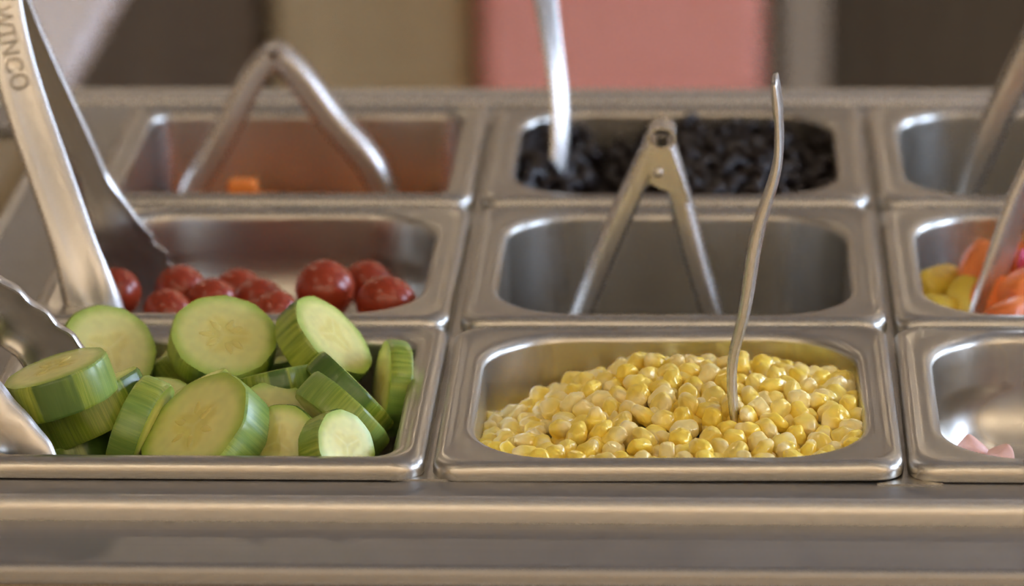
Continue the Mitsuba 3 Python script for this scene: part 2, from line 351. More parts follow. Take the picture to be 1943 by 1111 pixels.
def pan_mesh(style, depth, fillet):
    a0, b0 = .0880, .0810
    L = [(a0 - .0004, b0 - .0004, .010, -.0072), (a0, b0, .010, -.0066), (a0, b0, .010, -.0042), (a0 - .0003, b0 - .0003, .010, -.0026), (a0 - .0010, b0 - .0010, .0105, -.0012), (a0 - .0021, b0 - .0021, .011, -.0004), (a0 - .0034, b0 - .0034, .012, 0.)]
    if style == 'A':
        ax, by, r = .0782, .0742, .036
        L += [(a0 - .0046, b0 - .0042, .014, -.0001), (a0 - .0056, b0 - .0048, .018, -.0006), (a0 - .0072, b0 - .0055, .026, -.0008), (ax + .0008, by + .0006, .034, -.0006)]
        lr = .0042
    else:
        ax, by, r = .0795, .0725, .012
        L += [(a0 - .0046, b0 - .0046, .012, .0003), (a0 - .0060, b0 - .0060, .012, .0002), (a0 - .0072, b0 - .0072, .012, -.0006), (ax, by, .012, -.0012)]
        lr = .0046
    zt = L[-1][3]
    for t in np.linspace(0, math.pi / 2 * .96, 9)[1:]:
        L.append((ax - lr * math.sin(t) * 1.0, by - lr * math.sin(t), r - .001 * math.sin(t), zt - lr * (1 - math.cos(t))))
    aw, bw, z0 = L[-1][0], L[-1][1], L[-1][3]
    zf = -(depth - fillet)
    for s in np.linspace(0, 1, 7)[1:]:
        L.append((aw - .03 * (z0 - zf) * s, bw - .03 * (z0 - zf) * s, r, z0 + (zf - z0) * s))
    ab, bb = L[-1][0], L[-1][1]
    for t in np.linspace(0, math.pi / 2, 11)[1:]:
        fx = fillet if fillet < .03 else fillet * .4
        L.append((ab - fx * (1 - math.cos(t)), bb - fillet * (1 - math.cos(t)), max(r - .0 * t, .012) if fillet < .02 else max(.03 - .006 * t, .012), zf - fillet * math.sin(t)))
    am, bm, rm, zm = L[-1]
    for s in (.75, .5, .25, .02):
        L.append((am * s, bm * s, rm * s, zm))
    rings = [np.c_[rrect(a, b, r_), np.full(4 * 24, z)] for a, b, r_, z in L]
    P = np.array(rings); m, n = P.shape[:2]
    f = tri(grid_faces(m, n, True))
    v = P.reshape(-1, 3)
    # gentle dents so that the sheet does not look machined
    nz = (meshkit.noise(v * [60, 60, 40] + 5, 3) - .5) * .00035 * (v[:, 2] < -.004) * (np.abs(v[:, 1]) < .0805) * (np.abs(v[:, 0]) < .0875)
    v = v + np.stack([nz, nz, 0 * nz], 1)
    v = np.vstack([v, [[0, 0, zm]]]); c = len(v) - 1; o = (m - 1) * n
    f = np.vstack([f, [[c, o + j, o + (j + 1) % n] for j in range(n)]])
    return trimesh.Trimesh(v, f, process=False)

PANS = [  # column, row, style, depth, fillet, dx, dy, tilt about y (deg), turn (deg), label
    (-1, 0, 'B', .150, .020, .0012, -.0005, 0, 0, 'stainless steel pan of cucumber slices at the front left'),
    (0, 0, 'A', .150, .020, .0004, .0003, .45, .3, 'stainless steel pan heaped with yellow corn at the front centre'),
    (1, 0, 'A', .057, .034, -.0008, .0005, 0, -.3, 'nearly empty shallow stainless steel pan right of the corn, with a few pink scraps'),
    (-1, 1, 'A', .057, .034, .0003, -.0012, 0, 0, 'stainless steel pan of cherry tomatoes behind the cucumber pan'),
    (0, 1, 'A', .150, .020, .0010, -.0008, 0, 0, 'deep empty stainless steel pan with tongs in it, behind the corn pan'),
    (1, 1, 'A', .100, .024, .0003, .0005, 0, 0, 'stainless steel pan of yellow and orange fruit behind the shallow pan at the right'),
    (-1, 2, 'B', .150, .024, -.0005, 0, 0, 0, 'stainless steel pan with orange carrot pieces in the back row behind the tomatoes'),
    (0, 2, 'A', .100, .020, -.0003, .0005, 0, 0, 'stainless steel pan of black olives at the centre of the back row'),
    (1, 2, 'A', .150, .020, -.0002, .0004, 0, 0, 'dark empty looking stainless steel pan at the right end of the back row'),
]
_pan = {}
for c, r, st, d, fi, dx, dy, tilt, turn, lab in PANS:
    m = _pan.setdefault((st, d, fi), pan_mesh(st, d, fi)).copy()
    m.apply_transform(trimesh.transformations.rotation_matrix(math.radians(-tilt), [0, 1, 0]) @ trimesh.transformations.rotation_matrix(math.radians(turn), [0, 0, 1]))
    m.apply_translation([c * PX + dx, r * PY + dy, 0])
    k = numbered('food_pan'); put(k, m, 'steel_pan', True); tag(k, lab, 'food pan')

# ------------------------------------------------------------------ cucumber slices
def slice_parts(c, n, R, t, seed, skin_in=.0):
    rng = np.random.default_rng(seed)
    n = np.array(n, float); n /= np.linalg.norm(n)
    a = np.cross(n, [0, 0, 1.0]); a = a / np.linalg.norm(a) if np.linalg.norm(a) > .2 else np.array([1.0, 0, 0]); a -= n * (a @ n); a /= np.linalg.norm(a); b = np.cross(n, a)
    rot = rng.uniform(0, 2 * np.pi); a, b = math.cos(rot) * a + math.sin(rot) * b, -math.sin(rot) * a + math.cos(rot) * b
    c = np.array(c, float)
    K = 72; th = np.arange(K) * 2 * np.pi / K
    # peeled flats: a soft polygon of 9 to 12 sides mixed with the circle
    ns = rng.integers(9, 12); ph = rng.uniform(0, 6)
    w = ((th * ns / (2 * np.pi) + ph) % 1.0 - .5) * 2 * np.pi / ns
    poly = math.cos(np.pi / ns) / np.cos(w)
    prof = R * (1 - .55 * (1 - poly / poly.max())) * (1 + .02 * np.sin(2 * th + ph) + .012 * np.sin(3 * th + 2 * ph))
    def loop(rr, h):
        return c + rr[:, None] * (np.cos(th)[:, None] * a + np.sin(th)[:, None] * b) - h * n
    sx, sk = 10.0 * seed, seed
    # flesh: both cut faces
    fv, ff, fu = [], [], []
    for side, h in ((1, 0.0), (-1, t)):
        rings = np.linspace(0.0005, 1, 8)
        o = sum(len(x) for x in fv)
        P = [loop(prof * q - (.0002 if q == 1 else 0), h + side * (-.0006 * (1 - q ** 4) )) for q in rings]
        fv += P; fu += [np.stack([q * prof / R * np.cos(th) + sx, q * prof / R * np.sin(th)], 1) for q in rings]
        g = tri(grid_faces(8, K, True)) + o
        ff.append(g if side == 1 else g[:, ::-1])
    V = np.vstack(fv); U = np.vstack(fu); Fc = np.vstack(ff)
    flesh = trimesh.Trimesh(V, Fc, process=False)
    hs = np.array([0.0, .0004, .0012, t * .33, t * .66, t - .0012, t - .0004, t])
    ins = np.array([.0002, -.0000, -.00045, -.0006, -.0006, -.00045, 0, .0002])
    Ks = K + 1; ths = np.r_[th, 2 * np.pi]; pr = np.r_[prof, prof[0]]
    SV = np.array([c + (pr - i)[:, None] * (np.cos(ths)[:, None] * a + np.sin(ths)[:, None] * b) - h * n for h, i in zip(hs, ins)])
    SU = np.array([np.stack([(ths - np.pi) + sx, np.full(Ks, h / .010)], 1) for h in hs])
    skin = trimesh.Trimesh(SV.reshape(-1, 3), tri(grid_faces(len(hs), Ks))[:, ::-1], process=False)
    return flesh, U, skin, SU.reshape(-1, 2), (c, n, a, b)

SL = [  # name, face centre, face normal, radius mm, thickness mm, seeds, label
    ([-0.1779, 0.0353, 0.0098], [0.205, -0.503, 0.84], 21.5, 11, 1, 7, 'large upright cucumber slice facing the viewer at the top of the heap'),
    ([-0.1793, -0.0515, 0.0028], [-0.531, -0.431, 0.73], 25, 15, 28, 6, 'biggest bias cut cucumber slice, shiny skin to the right, front centre of the heap'),
    ([-0.1343, 0.0391, 0.0089], [0.688, -0.181, 0.703], 20, 13, 3, 0, 'thick cucumber slice tilted to the right at the back, its cut face pale'),
    ([-0.2347, -0.0346, 0.0204], [-0.292, 0.046, 0.955], 21, 15, 4, 4, 'thick cucumber slice on top of the left stack beside the tongs'),
    ([-0.2256, -0.0185, 0.0051], [-0.422, 0.165, 0.891], 22.5, 16, 5, 0, 'wide cucumber slice in the middle of the left stack, its right tip pointing up'),
    ([-0.2339, -0.0205, -0.0163], [-0.344, 0.239, 0.908], 19, 14, 6, 0, 'lowest cucumber slice of the left stack, half hidden by the front rim'),
    ([-0.2246, 0.0368, 0.0033], [0.363, -0.71, 0.604], 19.5, 9, 7, 0, 'yellowish cucumber slice leaning at the back left behind the tongs claw'),
    ([-0.2036, 0.0555, -0.0044], [-0.648, 0.108, 0.754], 13, 14, 8, 0, 'small cucumber piece left below the large upright slice'),
    ([-0.1507, 0.0593, -0.0064], [-0.256, 0.19, 0.948], 16, 12, 9, 0, 'dark shaded cucumber slice in the gap right of the large upright slice'),
    ([-0.1565, 0.0112, 0.0021], [-0.227, 0.351, 0.908], 18, 9, 10, 0, 'flat cucumber slice with a dark stripe lying below the large upright slice'),
    ([-0.1216, 0.0058, -0.0011], [0.697, 0.332, 0.635], 20, 10, 37, 0, 'narrow cucumber slice on edge, slanting down to the right beside the wall'),
    ([-0.1291, -0.03, -0.0056], [-0.652, -0.431, -0.624], 19.5, 12, 38, 0, 'cucumber slice on edge with dark stripes, in front of the narrow slanting one'),
    ([-0.1204, -0.0629, -0.0004], [0.705, -0.51, 0.493], 14.5, 12, 13, 0, 'cucumber slice with a pale face at the front right, half hidden by the rim'),
    ([-0.1478, -0.0497, -0.0039], [-0.206, -0.758, 0.618], 15.5, 8, 14, 0, 'yellow faced cucumber slice behind the skin side of the biggest slice'),
    ([-0.152, -0.0182, -0.0062], [0.26, -0.628, 0.733], 17, 8, 15, 0, 'olive green cucumber slice half covered by the biggest slice, at its upper right'),
    ([-0.1983, -0.0321, -0.007], [0.926, -0.205, -0.316], 19.5, 11, 16, 0, 'cucumber slice on edge just left of the biggest slice'),
    ([-0.1148, 0.03, -0.01], [-0.958, -0.225, 0.176], 19, 9, 17, 0, 'upright cucumber slice on edge against the right wall of the pan'),
    ([-0.1843, -0.0058, 0.0038], [-0.448, 0.14, 0.883], 13, 9, 18, 0, 'cucumber slice with dark stripes peeping over the biggest slice'),
    ([-0.1989, 0.0077, -0.0064], [0.127, -0.312, 0.942], 13, 8, 20, 0, 'small cucumber slice deep in the gap right of the left stack'),
]
for i, (c, n, R, t, sd, seeds, lab) in enumerate(SL):
    flesh, U, skin, SU, fr = slice_parts(c, n, R / 1e3, t / 1e3, sd)
    k = numbered('cucumber_slice'); tag(k, lab, 'cucumber slice')
    part(k, 'flesh', flesh, 'cucumber_flesh', True, uv=U)
    part(k, 'skin', skin, 'cucumber_skin', True, uv=SU, label='striped green cucumber skin')
    if seeds:
        rng = np.random.default_rng(sd + 50)
        cc, nn, a, b = fr
        for q in range(seeds):
            th = 2 * np.pi * q / seeds + rng.uniform(-.25, .25)
            rr = R / 1e3 * rng.uniform(.24, .36)
            s = trimesh.creation.icosphere(2, 1.0); v = s.vertices * [.0030, .0013, .00035]; v[:, 1] *= 1 - .35 * v[:, 0] / .003
            d = math.cos(th) * a + math.sin(th) * b; e = np.cross(nn, d)
            s.vertices = cc + rr * d + nn * .0006 + v[:, :1] * d + v[:, 1:2] * e + v[:, 2:] * nn
            part(k, 'seed', s, 'cucumber_seed', True)

# ------------------------------------------------------------------ corn
def corn_variant(seed):
    rng = np.random.default_rng(seed)
    s = trimesh.creation.icosphere(3, 1.0); v = s.vertices.copy()
    L, W, D = rng.uniform(.0050, .0062), rng.uniform(.0040, .0050), rng.uniform(.0028, .0037)
    e = .80
    v = np.sign(v) * np.abs(v) ** e
    u = v[:, 2]
    taper = 1 - .34 * np.clip(-u, 0, 1) ** 1.3
    x, y, z = v[:, 0] * taper * W, v[:, 1] * (taper * .75 + .25) * D, u * L
    z = z - .0007 * np.exp(-((v[:, 0] / .5) ** 2 + (v[:, 1] / .5) ** 2)) * (u > .3)
    p = np.stack([x, y, z], 1)
    p += (meshkit.noise(p * 420 + seed * 9, seed) - .5)[:, None] * s.vertex_normals * .0011
    tip = np.clip((-u - .25) / .6, 0, 1)[:, None]
    pale = rng.uniform(0, 1)
    body = np.array([.92, .70 + .05 * pale, .09 + .10 * pale])
    if seed % 5 == 4: body = np.array([.94, .81, .34])
    col = body * (1 - tip * .8) + np.array([.95, .84, .45]) * tip * .8
    col *= (.92 + .16 * meshkit.noise(p * 500 + 3, seed))[:, None]
    return trimesh.Trimesh(p, s.faces, process=False), np.clip(col, 0, 1)
CORN = []
for q in range(10):
    cm, col = corn_variant(q); CORN.append((mikit.ply(cm, 'corn_skin', True, color=col), cm, col))
def heap(x, y):
    """height of the corn heap in the front centre pan"""
    x = np.asarray(x, float); y = np.asarray(y, float)
    xs = np.array([-.078, -.0706, -.0559, -.0349, -.015, -.0038, .0169, .0397, .0604, .0769, .08])
    zs = np.array([-.030, -.0235, -.0165, -.0060, -.0005, .0010, .0005, .0005, -.0040, -.0085, -.012])
    ridge = np.interp(x, xs, zs)
    front = np.interp(x, [-.075, -.04, 0, .075], [-.0135, -.0085, -.0075, -.0065])
    k = np.clip((y + .066) / .085, 0, 1); k = k * k * (3 - 2 * k)
    back = np.clip((y - .022) / .05, 0, 1)
    return front * (1 - k) + ridge * k - .022 * back ** 1.5 + .004 * (meshkit.noise(np.stack([x * 70, y * 70, 0 * x], -1), 4) - .5)
def rand_rot(rng, flat):
    q = trimesh.transformations.random_quaternion(rng.uniform(size=3)); M = trimesh.transformations.quaternion_matrix(q)
    return M
rng = np.random.default_rng(11)
pts = []
for layer, (sp_, dz) in enumerate(((.0073, 0.), (.0074, -.0048), (.0088, -.0092))):
    got = []
    for _ in range(9000):
        p = rng.uniform([-.0725, -.0690], [.0725, .0690])
        if (abs(p[0]) / .0735) ** 6 + (abs(p[1]) / .0700) ** 6 > 1: continue
        if got and np.min(np.sum((np.array(got) - p) ** 2, 1)) < sp_ ** 2: continue
        got.append(p)
    for p in got: pts.append((layer, p[0], p[1], float(heap(p[0], p[1])) + dz + rng.normal(0, .0009)))
cand = []
for l, x, y, z in pts:
    if z < -.045: continue
    dd = (np.array([x, y, z]) - CAM); dist = dd @ FWD
    hid = max(0.0, y - .025) * 40 + l * 1.0 + .35 * (dist - 1.5)
    cand.append((hid, l, x, y, z))
cand.sort()
cx, cyy = 0.0004, 0.0003
rest = []
for i, (hid, l, x, y, z) in enumerate(cand):
    q = int(rng.integers(0, 10)); ang = rng.uniform(size=3)
    M = rand_rot(rng, 0); M[:3, 3] = [x + cx, y + cyy, z + H]
    if l == 0 and i < 300:
        k = numbered('corn_kernel') if i == 0 else f'corn_kernel_{i:03d}'
        scene[k] = {**CORN[q][0], 'to_world': T(M.tolist())}
        pale = q % 5 == 4
        tag(k, 'pale whitish yellow sweet corn kernel in the heap in the front centre pan' if pale else 'yellow sweet corn kernel in the heap in the front centre pan', 'corn kernel', 'pale corn kernels in the front centre pan' if pale else 'yellow corn kernels in the front centre pan')
    else:
        rest.append((q, M))
vs, fs, cs, o = [], [], [], 0
for q, M in rest:
    _, cm, col = CORN[q]
    v = cm.vertices @ M[:3, :3].T + M[:3, 3]; vs.append(v); fs.append(cm.faces + o); cs.append(col); o += len(v)
scene['corn_filling'] = mikit.ply((np.vstack(vs), np.vstack(fs)), 'corn_skin', True, color=np.vstack(cs))
tag('corn_filling', 'yellow sweet corn kernels deeper in the heap of the front centre pan', 'corn', kind='stuff')
gx, gy = np.meshgrid(np.linspace(-.0715, .0715, 40), np.linspace(-.068, .068, 40), indexing='ij')
# ------------------------------------------------------------------ tomatoes
def tomato(c, r, squash, axis, lab, seed):
    s = trimesh.creation.icosphere(4, 1.0); v = s.vertices * [1, 1, squash]
    rr = np.hypot(v[:, 0], v[:, 1])
    v[:, 2] -= .10 * np.exp(-(rr / .22) ** 2) * (v[:, 2] > 0)
    v *= 1 + .03 * (meshkit.noise(s.vertices * 2 + seed, seed) - .5)[:, None]
    s.vertices = v * r
    sc = trimesh.creation.icosphere(2, 1.0); sc.vertices = sc.vertices * [.16, .16, .05] * r + [0, 0, r * (squash - .09)]
    M = trimesh.geometry.align_vectors([0, 0, 1], axis); M[:3, 3] = c
    s.apply_transform(M); sc.apply_transform(M)
    k = numbered('cherry_tomato'); tag(k, lab, 'tomato')
    part(k, 'flesh', s, 'tomato_skin', True); part(k, 'stem_scar', sc, 'stem_scar', True)
for a in [
    ((-.1484, .150, -.0085), .0128, 1.0, (.3, .6, .7), 'largest cherry tomato, round and shiny, sticking up right of centre in the tomato pan'),
    ((-.1205, .130, -.0085), .0130, .85, (.2, .9, .3), 'oval cherry tomato at the right end of the tomato pan'),
    ((-.1320, .176, -.0150), .0115, .9, (.5, .5, .5), 'cherry tomato peeping out behind the largest one in the tomato pan'),
    ((-.1660, .117, -.0080), .0095, 1.0, (-.3, .2, .9), 'small cherry tomato left in front of the largest one at the pan rim'),
    ((-.1770, .152, -.0160), .0118, .9, (.3, .8, .3), 'cherry tomato left beside the largest one in the tomato pan'),
    ((-.2115, .156, -.0110), .0110, 1.0, (-.3, .7, .6), 'cherry tomato right beside the dark tip of the big tongs'),
    ((-.1960, .140, -.0112), .0108, .9, (.1, .9, .3), 'cherry tomato above the large upright cucumber slice, left of centre'),
    ((-.2120, .122, -.0105), .0115, .85, (.6, .6, .4), 'cherry tomato low at the pan rim below the dark tongs tip'),
    ((-.2370, .140, -.0070), .0108, 1.0, (.2, .5, .8), 'cherry tomato between the two arms of the big tongs'),
    ((-.1890, .176, -.0190), .0110, 1.0, (.2, .5, .8), 'cherry tomato at the back of the row under the bright pan floor'),
]: tomato(*a, seed=int(abs(a[0][0]) * 1e4))
rng = np.random.default_rng(5)
for q in range(9):
    tomato((-.235 + .0135 * q, .135 + .03 * (q % 2) + rng.uniform(-.003, .003), -.041 + rng.uniform(-.002, .002)), .0122, .95, rng.normal(size=3), 'cherry tomato in the bottom layer of the tomato pan', 60 + q)
    labels[list(labels)[-1]]['group'] = 'cherry tomatoes of the bottom layer'

# ------------------------------------------------------------------ olives, carrots, fruit, ham
def olive_ring():
    n, k = 20, 10
    P = []
    for a in np.arange(n) * 2 * np.pi / n:
        q = np.arange(k) * 2 * np.pi / k
        r = .0056 + .0020 * np.sign(np.cos(q)) * np.abs(np.cos(q)) ** .7; z = .0023 * np.sign(np.sin(q)) * np.abs(np.sin(q)) ** .7
        P.append(np.stack([r * np.cos(a), r * np.sin(a), z], 1))
    P = np.array(P); m = trimesh.Trimesh(P.reshape(-1, 3), tri(np.vstack([grid_faces(n, k, True), np.stack([(n - 1) * k + np.arange(k), (n - 1) * k + (np.arange(k) + 1) % k, (np.arange(k) + 1) % k, np.arange(k)], 1)])), process=False)
    m.fix_normals(); return m
OL = mikit.ply(olive_ring(), 'olive_skin', True)
rng = np.random.default_rng(8)
got = []
for _ in range(6000):
    x, y = rng.uniform([-.070, -.064], [.070, .064])
    z = -.012 + .013 * math.exp(-((x - .02) / .03) ** 2) + .010 * math.exp(-((x + .065) / .012) ** 2) - .16 * max(0, -.02 - y) * 0 + .004 * math.sin(x * 190) - (.008 if abs(x + .03) < .012 else 0) - .10 * max(0, -y)
    z = min(z, -.0045)
    if got and min((x - a) ** 2 + (y - b) ** 2 for a, b, _ in got) < .0092 ** 2: continue
    got.append((x, y, z))
OLIVES = []
for i, (x, y, z) in enumerate(got):
    for lay in (0, 1):
        M = rand_rot(rng, 0); M[:3, 3] = [x + .004 * lay, y + 2 * PY + .003 * lay, z - .008 * lay - .004 + H]
        OLIVES.append((lay, M))
OLIVES.sort(key=lambda t: t[0])
for i, (lay, M) in enumerate(OLIVES[:300]):
    k = 'olive_ring' if i == 0 else f'olive_ring_{i:03d}'
    scene[k] = {**OL, 'to_world': T(M.tolist())}
    tag(k, 'black olive ring in the heap in the centre pan of the back row', 'olive', 'black olive rings in the back centre pan')

def chunk(seed, a, b, c):
    rng = np.random.default_rng(seed)
    p = rng.uniform(-1, 1, (40, 3)); p /= np.abs(p).max(1, keepdims=True) ** .8
    m = trimesh.convex.convex_hull(p * [a, b, c]); m = m.subdivide().subdivide()
    trimesh.smoothing.filter_laplacian(m, iterations=3)
    return m
rng = np.random.default_rng(21)
def place_chunk(name, c, size, bsdf, lab, cat, seed, group=None):
    m = chunk(seed, *size); m.apply_transform(trimesh.transformations.random_rotation_matrix(rng.uniform(size=3))); m.apply_translation(c)
    k = numbered(name); put(k, m, bsdf, 30); tag(k, lab, cat, group); return k
m = box(-.0068, .0068, -.005, .005, -.0060, .0060, .0015); m.apply_translation([-.2012, .303, -.0115])
put('carrot_piece', m, 'carrot', 20); tag('carrot_piece', 'bright orange carrot cube showing above the rim in the back left pan', 'carrot')
for q in range(60):
    m = box(-.0062, .0062, -.0062, .0062, -.006, .006, .0012); m.apply_transform(trimesh.transformations.random_rotation_matrix(rng.uniform(size=3)))
    gx_, gy_ = q % 10, q // 10
    yy = 2 * PY - .052 + .0195 * gy_ + rng.uniform(-.004, .004)
    m.apply_translation([-PX + -.062 + .0138 * gx_ + rng.uniform(-.003, .003), yy, -.047 + rng.uniform(-.005, .005) - .02 * max(0, (yy - .33)) ])
    k = numbered('carrot_piece'); put(k, m, 'carrot', 20); tag(k, 'orange carrot cube lying low in the back left pan', 'carrot', 'low carrot cubes in the back left pan')
for a in [
    ('yellow_fruit_chunk', (.1150, .176, -.0165), (.013, .010, .0085), 'yellow_fruit', 'yellow fruit chunk leaning on the left wall of the fruit pan', 'fruit'),
    ('yellow_fruit_chunk', (.1260, .160, -.0170), (.012, .010, .009), 'yellow_fruit', 'yellow fruit chunk beside the orange one, low at the rim of the fruit pan', 'fruit'),
    ('yellow_fruit_chunk', (.1130, .152, -.0220), (.011, .010, .009), 'yellow_fruit', 'yellow fruit chunk deep in the left corner of the fruit pan', 'fruit'),
    ('orange_fruit_chunk', (.1345, .174, -.0060), (.011, .010, .012), 'orange_fruit', 'orange red fruit chunk highest in the fruit pan, left of the tongs arm', 'fruit'),
    ('orange_fruit_chunk', (.1360, .158, -.0110), (.009, .009, .010), 'orange_fruit', 'orange fruit chunk behind the lower end of the tongs arm', 'fruit'),
    ('orange_fruit_chunk', (.1500, .150, -.0100), (.012, .012, .010), 'orange_fruit', 'orange fruit chunk right of the tongs arm at the picture edge', 'fruit'),
    ('orange_fruit_chunk', (.1560, .172, -.0080), (.014, .012, .011), 'orange_fruit', 'red orange fruit chunk under the pink piece at the picture edge', 'fruit'),
    ('orange_fruit_chunk', (.1420, .125, -.0170), (.013, .011, .009), 'orange_fruit', 'orange fruit chunk in front of the tongs arm at the pan rim', 'fruit'),
    ('onion_piece', (.1510, .163, .0010), (.0045, .004, .004), 'pink_onion', 'small pink onion piece at the right picture edge in the fruit pan', 'onion'),
    ('ham_piece', (.1175, -.031, -.0145), (.008, .006, .004), 'ham', 'pink scrap showing above the rim at the left of the shallow pan', 'ham'),
    ('ham_piece', (.1262, -.040, -.0125), (.006, .005, .004), 'ham', 'pink scrap second from the left in the shallow pan', 'ham'),
]: place_chunk(*a, seed=int(a[1][0] * 1e4))
for q in range(26):
    p = (PX - .058 + .017 * (q % 8), PY - .045 + .028 * (q // 8), -.040 + rng.uniform(-.004, .004))
    place_chunk('orange_fruit_chunk' if q % 3 else 'yellow_fruit_chunk', p, (.011, .011, .009), 'orange_fruit' if q % 3 else 'yellow_fruit', f'{"orange" if q % 3 else "yellow"} fruit chunk in the lower layer of the fruit pan', 'fruit', 300 + q, f'{"orange" if q % 3 else "yellow"} fruit chunks of the lower layer')
for q in range(8):
    place_chunk('ham_piece', (PX - .055 + .014 * q, -.02 + .02 * (q % 3) - .01, -.0565 + .004 + (.0 if q % 3 else .001)), (.010, .008, .004), 'ham', 'pink scrap on the floor of the shallow pan', 'ham', 400 + q, 'pink scraps on the floor of the shallow pan')

# ------------------------------------------------------------------ tongs and spoons
def frame(P, side):
    t = np.gradient(P, axis=0); t /= np.linalg.norm(t, axis=1, keepdims=True)
    B = np.broadcast_to(np.asarray(side, float), P.shape).copy(); B -= t * np.sum(B * t, 1, keepdims=True); B /= np.linalg.norm(B, axis=1, keepdims=True)
    return t, B, np.cross(t, B)

def arm_mesh(path, side, w, h, p, scallop=0.0, n=90, thick=.0009, flip=1, groove=0.0, k=33, head=.78, wrap=90):
    """bent sheet arm: U channel at the handle, spoon-like scalloped claw at the end. w: half width keys, h: depth keys, p: boxiness keys"""
    P = spline(path, n); t, B, N = frame(P, side); N = N * flip
    w, h, p = lerpn(w, n), lerpn(h, n), lerpn(p, n)
    wrapk = lerpn([(0, wrap), (max(head - .2, .3), wrap), (head, 90), (1, 90)], n)
    s = np.linspace(0, 1, n)
    G = np.zeros((n, k, 3))
    for i in range(n):
        ph = np.radians(np.linspace(-wrapk[i], wrapk[i], k))
        x = np.sign(np.sin(ph)) * np.abs(np.sin(ph)) ** p[i]; cph = np.cos(ph); cph[np.abs(cph) < 1e-9] = 0; z = 1 - np.sign(cph) * np.abs(cph) ** p[i]
        wi = w[i]
        if scallop and s[i] > head:
            wi = wi * (1 + scallop * math.sin((s[i] - head) / (1 - head) * 2 * np.pi * 4))
        off = -h[i] * z
        if groove and .16 < s[i] < head + .04:
            g = smooth01((s[i] - .16) / .03) * (1 - smooth01((s[i] - head + .02) / .06))
            off = off - groove * g * np.exp(-((x) / .16) ** 2)
        G[i] = P[i] + (wi * x)[:, None] * B[i] + off[:, None] * N[i]
    return shell(G, thick if flip > 0 else -thick), (P, t, B, N)
def smooth01(x):
    x = min(max(x, 0), 1); return x * x * (3 - 2 * x)

# small tongs standing in the empty pan: seen from the front, hinge at the top
yT = PY
k = tag(numbered('tongs'), 'small steel tongs with a riveted hinge standing open in the empty centre pan', 'tongs')
Wk = [(0, .0085), (.3, .0085), (.75, .0075), (.9, .013), (1, .010)]
for sgn, pts in ((-1, [(-0.0119, yT, 0.0545), (-0.0159, yT, 0.0447), (-0.0239, yT, 0.0278), (-0.0337, yT, 0.0046), (-0.0439, yT, -0.0227), (-.0640, yT, -.075), (-.0720, yT, -.105), (-.0640, yT, -.130)]),
                 (1, [(0.0007, yT, 0.0536), (0.0052, yT, 0.0380), (0.0102, yT, 0.0184), (0.0154, yT, -0.0024), (0.0209, yT, -0.0224), (.0350, yT, -.075), (.0440, yT, -.105), (.0400, yT, -.130)])):
    am, fr = arm_mesh(pts, (0, 1, 0), Wk, [(0, .0045), (.2, .0055), (.45, .0052), (.8, .005), (1, .003)], [(0, .6), (.75, .65), (.88, 1), (1, 1)], .05, flip=sgn, wrap=128)
    part(k, 'arm', am, 'steel_tool', 40)
# hinge plates: rounded lugs in front of and behind the arms
def lug(pts, r, y, th):
    pg = sg.Polygon(pts).buffer(r, 12).buffer(-.0) if len(pts) > 2 else sg.LineString(pts).buffer(r, 16)
    m = trimesh.creation.extrude_polygon(pg, th); v = m.vertices.copy(); m.vertices = np.stack([v[:, 0], v[:, 2] + y, v[:, 1]], 1); m.fix_normals(); return m
right_lug = sg.Polygon([(-.0108, .0465), (-.0090, .0508), (-.0050, .0525), (-.0010, .0515), (.0022, .0430), (.0078, .0262), (.0060, .0275), (.0008, .0320), (-.0048, .0338), (-.0090, .0360)]).buffer(.0012).buffer(-.0012).buffer(-.0008).buffer(.0008)
left_lug = sg.Polygon([(-.0118, .0515), (-.0085, .0512), (-.0070, .0480), (-.0093, .0359), (-.0137, .0324), (-.0200, .0170), (-.0215, .0180), (-.0171, .0405)])
def plate(pg, y, th):
    m = trimesh.creation.extrude_polygon(pg, th); v = m.vertices.copy(); m.vertices = np.stack([v[:, 0], v[:, 2] + y, v[:, 1]], 1); m.fix_normals(); return m
part(k, 'hinge_plate', plate(right_lug, yT - .0098, .0010), 'steel_tool')
part(k, 'hinge_plate', plate(left_lug, yT - .0078, .0010), 'steel_tool')
part(k, 'hinge_plate', plate(right_lug, yT + .0088, .0010), 'steel_tool')
rv = trimesh.creation.icosphere(3, 1.0); rv.vertices = rv.vertices * [.0021, .0011, .0021] + [-.0062, yT - .0098, .0412]; part(k + '__hinge_plate', 'rivet', rv, 'steel_tool', True)
# pull ring at the top
a = np.linspace(math.radians(-62), math.radians(242), 40)
ringp = np.array([[-.0047 + .0061 * math.cos(t) * (1 if math.sin(t) > -.2 else .95), z] for t, z in zip(a, .0556 + .0048 * np.sin(a))])
P = np.array([[[x, y, z] for x, z in ringp] for y in np.linspace(yT - .0085, yT + .0085, 3)])
part(k, 'pull_ring', shell(P, .0007), 'steel_tool', 40)

def simple_tongs(label, arms, side_keys, extra=None):
    k = tag(numbered('tongs'), label, 'tongs')
    keys = []
    for pts, side, flip, kw in arms:
        am, fr = arm_mesh(pts, side, flip=flip, **kw)
        keys.append(part(k, 'arm', am, 'steel_tool', 40)); simple_tongs.last = fr
    return k
STD = dict(w=[(0, .0060), (.2, .0072), (.70, .0072), (.80, .013), (.92, .019), (1, .013)], h=[(0, .0045), (.7, .0055), (.8, .008), (.95, .007), (1, .003)], p=[(0, .35), (.68, .38), (.80, 1), (1, 1)])
